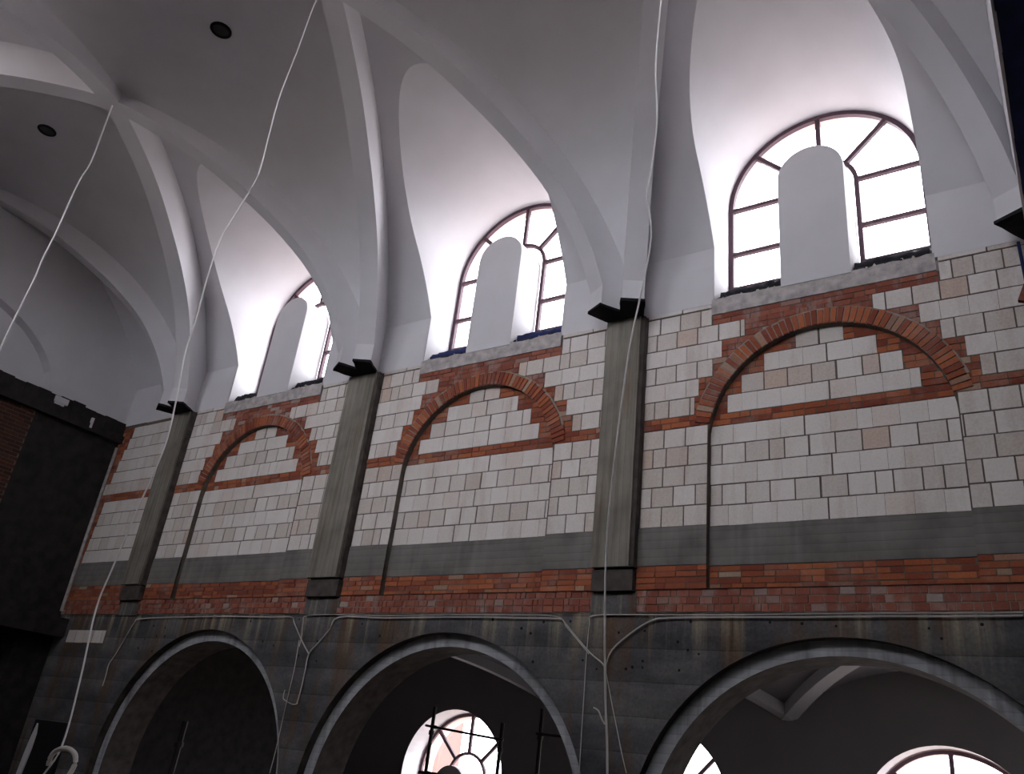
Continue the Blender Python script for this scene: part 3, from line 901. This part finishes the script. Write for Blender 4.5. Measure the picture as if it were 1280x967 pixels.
# ------------------------------------------------------------------ wiring clipped to the wall
CG = 'pale wires fixed on the arcade concrete'
def wallcable(pts, r, label, mt='cable_old'):
    r *= 0.78
    m = MB(); P = smooth_path([(x, 8.965, z) for x, z in pts], 4)
    m.tube(P, r, mt, 6)
    tag(m.build('wall_cable', smooth=True), label, 'cable', CG)
wallcable([(-4.678, 1.275), (-4.608, 1.456), (-4.362, 1.659), (-4.117, 1.796), (-3.92, 1.823), (-3.307, 1.832), (-2.442, 1.832), (-1.659, 1.84), (-0.949, 1.84), (-0.431, 1.847)], 0.012, 'upper long wire along the top of the nearest arch, turning down beside its left pier')
wallcable([(-4.928, 0.116), (-4.934, 0.668), (-4.94, 1.376), (-4.927, 1.747), (-4.88, 1.851), (-4.271, 1.86), (-3.307, 1.858), (-2.441, 1.865), (-1.657, 1.871), (-0.945, 1.87), (-0.427, 1.875)], 0.008, 'thin upper wire over the nearest arch turning square down the pier')
wallcable([(-4.676, 1.239), (-4.733, 1.309), (-4.889, 1.413), (-5.101, 1.604), (-5.272, 1.765), (-5.379, 1.813), (-5.933, 1.822), (-6.56, 1.832), (-7.226, 1.832), (-8.233, 1.821), (-9.115, 1.832), (-9.263, 1.658), (-9.438, 1.46), (-9.59, 1.297), (-9.594, 1.036), (-9.601, 0.791), (-9.625, 0.604)], 0.012, 'long wire over the middle arch slanting down right to the pier')
wallcable([(-4.91, 1.404), (-5.075, 1.558), (-5.245, 1.717), (-5.405, 1.842), (-6.06, 1.862), (-7.095, 1.864), (-8.24, 1.854), (-9.027, 1.867), (-9.795, 1.856), (-9.852, 1.76), (-9.821, 1.548), (-9.825, 1.396)], 0.008, 'thin parallel wire over the middle arch ending on the right pier')
wallcable([(-9.59, 1.297), (-9.802, 1.489), (-10.037, 1.736), (-10.139, 1.832), (-10.575, 1.832), (-11.742, 1.845), (-12.793, 1.832), (-14.022, 1.804), (-14.18, 1.733), (-14.326, 1.452), (-14.471, 1.171), (-14.578, 1.004), (-14.564, 0.8), (-14.572, 0.637)], 0.012, 'wire over the farthest arch slanting down to both piers')
wallcable([(-9.854, 1.489), (-9.829, 1.085), (-9.838, 0.692), (-9.847, 0.309), (-9.856, -0.064), (-9.879, -0.337)], 0.008, 'thin wire running down the pier between farthest and middle arches')
wallcable([(-4.678, 1.275), (-4.667, 1.116), (-4.649, 0.856), (-4.636, 0.669)], 0.016, 'pair of wires bundled and dangling on the pier between middle and nearest arches')
wallcable([(-4.662, 1.186), (-4.581, 0.902), (-4.505, 0.653), (-4.419, 0.371), (-4.349, 0.169)], 0.007, 'thin dark wire slanting down right from the bundle')
wallcable([(-4.644, 0.644), (-4.689, 0.7), (-4.736, 0.782), (-4.8, 0.813)], 0.012, 'short frayed wire end sticking up left of the bundle')
wallcable([(-4.815, 2.908), (-4.824, 2.724), (-4.828, 2.472)], 0.009, 'thin pale line of wire on the front of the second pier foot')
wallcable([(-9.609, 0.605), (-9.704, 0.589), (-9.85, 0.625), (-9.932, 0.665), (-9.934, 0.777)], 0.008, 'bent wire loop at the foot of the farthest visible wire on the left pier')

# ------------------------------------------------------------------ nail holes / rust spots are part of concrete: small dark plugs
m = MB()
for k in range(90):
    x = rnd(-14, 0.3); z = rnd(1.2, 1.82)
    ok = True
    for c in AC_all[:4]:
        if math.hypot(x - c, z - AZ) < AR + 0.08 and z > AZ: ok = False
    if not ok: continue
    r_ = rnd(0.012, 0.022)
    m.face([(x + r_ * math.cos(a), 8.996, z + r_ * math.sin(a)) for a in [2 * PI * q / 8 for q in range(8)]][::-1], 'black')
mo = m.build('form_tie_holes', parent=wall_n)

# ------------------------------------------------------------------ side aisle beyond the arcade
YA = 16.0
wa = MB()
AWC = [-2.14 + 4.95, -2.14, -7.1, -12.0]
AWR = 1.36; AWZ = -0.14; AWB = -2.4
def far_wall(m, y, R, mt):
    ed = [-24.0] + sum([[w - R, w + R] for w in AWC[::-1]], []) + [6.0]
    for i in range(0, len(ed), 2): m.face([(ed[i], y, FL), (ed[i + 1], y, FL), (ed[i + 1], y, 4.0), (ed[i], y, 4.0)], mt)
    for w in AWC:
        pr = [(w - R * math.cos(PI * i / 32), AWZ + R * math.sin(PI * i / 32)) for i in range(33)]
        for i in range(32): m.face([(pr[i][0], y, pr[i][1]), (pr[i + 1][0], y, pr[i + 1][1]), (pr[i + 1][0], y, 4.0), (pr[i][0], y, 4.0)], mt)
        m.face([(w - R, y, FL), (w + R, y, FL), (w + R, y, AWB), (w - R, y, AWB)], mt)
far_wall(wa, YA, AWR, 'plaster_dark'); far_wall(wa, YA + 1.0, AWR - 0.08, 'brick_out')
for w in AWC:
    def ring(R, y): return [(w - R, y, AWB)] + [(w - R * math.cos(PI * i / 32), y, AWZ + R * math.sin(PI * i / 32)) for i in range(33)] + [(w + R, y, AWB)]
    wa.strip(ring(AWR, YA), ring(AWR, YA + 0.62), 'plaster'); wa.strip(ring(AWR - 0.08, YA + 0.62), ring(AWR - 0.08, YA + 1.0), 'brick_out')
    wa.strip(ring(AWR, YA + 0.62), ring(AWR - 0.08, YA + 0.62), 'brick_out')
    wa.face([(w - AWR, YA, AWB), (w + AWR, YA, AWB), (w + AWR, YA + 1, AWB), (w - AWR, YA + 1, AWB)], 'sill')
wa.box(-15.6, -15.2, 9.86, YA, FL, 4.0, 'dark')  # dark partition added so the farthest arch reads black
wa.face([(4.5, 9.8, FL), (4.5, 17, FL), (4.5, 17, 4), (4.5, 9.8, 4)], 'dark')
wa.face([(-24, 9.7, 5.7), (6, 9.7, 5.7), (6, 17.6, 3.9), (-24, 17.6, 3.9)], 'roof')  # unseen pale roof, added to bounce skylight up into the lunettes
wa.face([(-24, 9.7, 3.9), (6, 9.7, 3.9), (6, 17.5, 3.9), (-24, 17.5, 3.9)], 'dark')  # unseen dark slab, added to stop daylight leaking into the aisle
struct(wa.build('wall_aisle'), 'outer wall of the side aisle')
# aisle vault
ca = MB()
AS, AH = 1.60, 0.80
AM = 12.92; AHW = 3.1
APX = [0.30 + 4.95, 0.30, -4.63, -9.53, -14.50, -19.45]
def za(x, y):
    for i in range(5):
        if APX[i] >= x >= APX[i + 1]:
            c = (APX[i] + APX[i + 1]) / 2; h = (APX[i] - APX[i + 1]) / 2
            u = abs(x - c) / h; v = abs(y - AM) / AHW
            f = lambda q: max(0, 1 - q * q)
            return AS + AH * max(f(u) , f(v))
    return AS
xs = [APX[-1] + (APX[0] - APX[-1]) * i / 150 for i in range(151)]
ysl = [9.70 + 6.34 * j / 40 for j in range(41)]
G = [[(x, y, za(x, y)) for y in ysl] for x in xs]
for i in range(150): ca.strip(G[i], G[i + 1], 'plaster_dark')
struct(ca.build('ceiling_aisle', smooth=True), 'grey groin vault of the side aisle')
def aisle_rib(x0, y0, x1, y1, label):
    m = MB(); d = Vector((x1 - x0, y1 - y0, 0)); L = d.length; d /= L; nr = Vector((-d.y, d.x, 0)) * 0.13
    A = []; B = []; C_ = []; D = []
    n = 24
    for i in range(n + 1):
        t = i / n; c = Vector((x0, y0, 0)).lerp(Vector((x1, y1, 0)), t)
        q = abs(2 * t - 1); z = AS + AH * max(0, 1 - q * q) - 0.16
        A.append((c.x + nr.x, c.y + nr.y, z)); B.append((c.x - nr.x, c.y - nr.y, z)); C_.append((c.x - nr.x, c.y - nr.y, z + .3)); D.append((c.x + nr.x, c.y + nr.y, z + .3))
    m.strip(A, B, 'plaster_grey'); m.strip(B, C_, 'plaster_grey'); m.strip(D, A, 'plaster_grey'); m.strip(C_, D, 'plaster_grey')
    m.face([A[0], D[0], C_[0], B[0]], 'plaster_grey'); m.face([A[-1], B[-1], C_[-1], D[-1]], 'plaster_grey')
    tag(m.build('aisle_rib', smooth=True), label, 'vault rib', 'ribs of the side aisle vault')
aisle_rib(0.30, 9.85, -4.63, YA, 'grey aisle rib seen in the nearest arch, the broad one rising right of the valley')
aisle_rib(0.30, YA, -4.63, 9.85, 'grey aisle rib crossing above the nearest arch opening, springing beside its right window')
aisle_rib(-4.63, 9.85, -9.53, YA, 'grey aisle rib seen at the top of the middle arch opening')
aisle_rib(-4.63, YA, -9.53, 9.85, 'grey aisle rib seen in the nearest arch, the narrow one left of the valley')
aisle_rib(-9.53, 9.85, -14.5, YA, 'grey aisle rib in the dark far end of the aisle, springing from the outer wall')
aisle_rib(-9.53, YA, -14.5, 9.85, 'grey aisle rib slanting behind the left side of the middle arch')
# aisle windows
for k, w in enumerate(AWC[1:]):
    t = empty('window_%d' % (7 + k), (w, YA + 0.64, AWB)); struct(t, 'arched window in the outer wall of the side aisle')
    f = MB(); Y = 0.0
    def bar2(a, b, h=0.03, d=0.03):
        dx, dz = b[0] - a[0], b[1] - a[1]; L = math.hypot(dx, dz); nx, nz = -dz / L * h, dx / L * h
        c4 = [(a[0] + nx, a[1] + nz), (a[0] - nx, a[1] - nz), (b[0] - nx, b[1] - nz), (b[0] + nx, b[1] + nz)]
        f.hull8([(x, -d, z - AWB) for x, z in c4], [(x, d, z - AWB) for x, z in c4], 'frame')
    for R in (AWR - 0.05, 0.5):
        for i in range(32):
            a0, a1 = PI * i / 32, PI * (i + 1) / 32
            c4 = [(r * math.cos(a), AWZ + r * math.sin(a)) for r, a in ((R - .03, a0), (R + .03, a0), (R + .03, a1), (R - .03, a1))]
            f.hull8([(x, -.035, z - AWB) for x, z in c4], [(x, .035, z - AWB) for x, z in c4], 'frame')
        bar2((-R, AWB), (-R, AWZ)); bar2((R, AWB), (R, AWZ))
    for a in RADS:
        r = math.radians(a); bar2((0.5 * math.cos(r), AWZ + 0.5 * math.sin(r)), (1.3 * math.cos(r), AWZ + 1.3 * math.sin(r)), 0.035)
    for z in (AWZ, AWZ - 0.9):
        for sx in (-1, 1): bar2((sx * .5, z), (sx * 1.3, z))
    f.build('window_frame', parent=t)
    gm = MB(); R = AWR - 0.06
    gm.face([(-R, 0, 0.02), (R, 0, 0.02)] + [(R * math.cos(PI * i / 24), 0, AWZ - AWB + R * math.sin(PI * i / 24)) for i in range(25)], 'glass')
    gm.build('window_pane', parent=t)
    m = MB(); hw = 0.42; zc = -0.35
    pr = [(w - hw, AWB)] + [(w - hw * math.cos(PI * i / 24), zc + hw * math.sin(PI * i / 24)) for i in range(25)] + [(w + hw, AWB)]
    m.prism(pr, YA - 0.0, YA + 0.6, 'plaster')
    tag(m.build('blind_panel', smooth=True), ['white round-topped panel inside the aisle window at the lower right', 'white round-topped panel inside the aisle window cut by the left side of the nearest arch',
        'grey round-topped panel inside the aisle window behind the scaffold poles'][k], 'wall panel', 'round-headed panels in the aisle windows')

# scaffold poles in the aisle behind the middle arch
SG = 'dark scaffold poles in the side aisle'
def pole(a, b, label, r=0.035, cat='scaffold pole'):
    t = MB(); t.tube([a, Vector(a).lerp(Vector(b), .5), b], r, 'steel', 8)
    # coupler collars
    d = (Vector(b) - Vector(a)).normalized()
    for f in (0.12, 0.93):
        c = Vector(a).lerp(Vector(b), f); t.tube([c - d * 0.04, c + d * 0.04], r * 1.5, 'steel', 8)
    tag(t.build('scaffold_pole', smooth=False), label, cat, SG)
pole((-10.72, 13.5, FL), (-10.68, 13.5, 1.05), 'dark upright scaffold pole crossing the left part of the aisle window')
pole((-9.13, 13.5, FL), (-9.07, 13.5, 0.86), 'dark upright scaffold pole just right of the aisle window')
pole((-8.25, 13.5, FL), (-8.25, 13.5, 1.15), 'dark upright scaffold pole nearest the right side of the middle arch')
pole((-10.80, 13.44, 0.70), (-8.98, 13.44, 0.57), 'dark sloping scaffold tube across the top of the aisle window', 0.022)
pole((-10.80, 13.44, -0.12), (-8.98, 13.44, -0.15), 'dark lower scaffold tube at the bottom edge of the aisle window', 0.03)
pole((-8.30, 13.44, 0.73), (-7.2, 13.44, 0.70), 'short dark scaffold tube at the right side of the middle arch', 0.022)
pole((-14.66, 10.8, FL), (-14.50, 10.8, 0.26), 'dark upright pole in the black opening of the farthest arch', 0.06)

# ------------------------------------------------------------------ south side, floor, outside
ws = cheek[-1]
ws.face([(XE - 1, -0.35, FL), (4, -0.35, FL), (4, -0.35, 5.9), (XE - 1, -0.35, 5.9)], 'concrete')
ws.face([(XE - 1, -0.35, 5.9), (4, -0.35, 5.9), (4, 0.02, 5.9), (XE - 1, 0.02, 5.9)], 'plaster')
outer_leaf(ws, -1, 4.5)
ws.face([(-24, -0.78, 5.7), (6, -0.78, 5.7), (6, -8.6, 3.9), (-24, -8.6, 3.9)], 'roof')  # unseen pale roof, added on this side too for bounced skylight
for w in WC:
    ws.face([(w - LW, 0.0, 5.9), (w + LW, 0.0, 5.9), (w + LW, 0.0, 5.98), (w - LW, 0.0, 5.98)], 'sill')
    ws.face([(w - LW, 0.0, 5.98), (w + LW, 0.0, 5.98), (w + LW, -0.66, 6.42), (w - LW, -0.66, 6.42)], 'rubble')
struct(ws.build('wall_south'), 'opposite nave wall')
fm = MB(); fm.face([(-24, -1, FL), (6, -1, FL), (6, 17, FL), (-24, 17, FL)], 'floor')
struct(fm.build('floor'), 'raw concrete floor far below')
rf = MB()
rf.box(XE - 2.2, 4.0, -0.78, 9.78, 9.9, 10.15, 'dark')
rf.box(XE - 2.2, XE - 0.35, -0.78, 9.78, 5.9, 9.95, 'dark'); rf.box(2.0, 4.0, -0.78, 9.78, 6.2, 9.95, 'dark')
struct(rf.build('trim_1'), 'roof over the vault')
gd = MB(); gd.face([(-150, -150, FL - 0.6), (150, -150, FL - 0.6), (150, 150, FL - 0.6), (-150, 150, FL - 0.6)], 'ground')
struct(gd.build('ground'), 'ground around the building')

# ------------------------------------------------------------------ odd pieces at the lower left
m = MB(); block_row(m, -16.25, -15.0, 1.36, 1.60, 8.985, 1)
m.box(-16.25, -15.0, 8.985, 9.02, 1.35, 1.61, 'mortar', skip='b')
tag(m.build('block_strip'), 'short pale row of blocks low on the wall left of the farthest arch', 'blocks')
m = MB(); m.box(-16.3, -15.25, 8.93, 9.01, -3.0, -0.02, 'black', skip='b')  # flat black box stands in for the dark inside of an opening
t_ = m.build('painted_opening'); tag(t_, 'black panel painted as the dark of an opening, low at the left edge of the nave wall', 'panel')
m = MB()
n_ = 12
o1 = [(-16.28 + 0.55 * math.sin(PI * 0.5 * k / n_) - 0.5, -0.12 - 2.2 * (1 - math.cos(PI * 0.5 * k / n_))) for k in range(n_ + 1)]
P1 = [(-16.16, -0.08), (-16.10, -0.25), (-16.10, -0.5), (-16.14, -0.8), (-16.22, -1.2), (-16.28, -1.5), (-16.31, -1.5), (-16.31, -1.0), (-16.27, -0.6), (-16.22, -0.3)]
m.prism(P1[::-1], 8.90, 8.93, 'plaster')  # white strip imitates the lit edge of that opening
m.build('painted_lit_edge', parent=t_)['label'] = 'pale curved sliver painted as the lit edge of the opening'
HX = -23.2
hb = MB(); hb.box(-44, HX, 30, 31.5, FL, 9.0, 'pinkwall')
for k in range(5):
    for z in (-2.5, 0.8, 4.2): hb.box(-42 + k * 3.9, -40.6 + k * 3.9, 29.95, 30.02, z, z + 1.6, 'frame')
hb.box(-44.4, HX + 0.3, 29.6, 31.9, 9.0, 9.25, 'pinkwall')
tag(hb.build('house'), 'pink rendered house outside, seen through the aisle window behind the middle arch', 'house')

# ------------------------------------------------------------------ daylight
w = bpy.data.worlds.new('overcast sky'); scene.world = w; w.use_nodes = True
nt = w.node_tree; bg = nt.nodes['Background']
tc = N(nt, 'ShaderNodeTexCoord'); sp = N(nt, 'ShaderNodeSeparateXYZ'); nt.links.new(tc.outputs['Generated'], sp.inputs[0])
skc = ramp(nt, sp.outputs[2], [(0.0, (0.80, 0.80, 0.86)), (0.35, (0.95, 0.95, 1.0)), (1.0, (1.0, 1.0, 1.0))])
nt.links.new(skc, bg.inputs['Color'])
bg.inputs['Strength'].default_value = 5.0

# ------------------------------------------------------------------ camera
cam = bpy.data.cameras.new('camera'); co = bpy.data.objects.new('camera', cam); col.objects.link(co)
cam.sensor_fit = 'HORIZONTAL'; cam.sensor_width = 36; cam.lens = 36 * 1033 / 1280
cam.clip_start = 0.05; cam.clip_end = 500
# rows of world axes in camera image frame (right, down, forward)
ex = Vector((0.83388413, -0.1479887, -0.53172982)); ey = Vector((0.54076314, 0.41194773, 0.73339914)); ez = Vector((0.11051011, -0.89910979, 0.42354351))
right = Vector((ex[0], ey[0], ez[0])); down = Vector((ex[1], ey[1], ez[1])); fwd = Vector((ex[2], ey[2], ez[2]))
R = Matrix((right, -down, -fwd)).transposed()
co.matrix_world = Matrix.Translation((0, 0, 0)) @ R.to_4x4()
scene.camera = co
scene.view_settings.view_transform = 'Standard'; scene.view_settings.look = 'None'
scene.view_settings.exposure = 1.5; scene.view_settings.gamma = 1.0
scene.view_settings.use_curve_mapping = False
scene.cycles.use_denoising = True
scene.cycles.max_bounces = 10; scene.cycles.diffuse_bounces = 7; scene.cycles.transparent_max_bounces = 12
scene.cycles.sample_clamp_indirect = 6.0
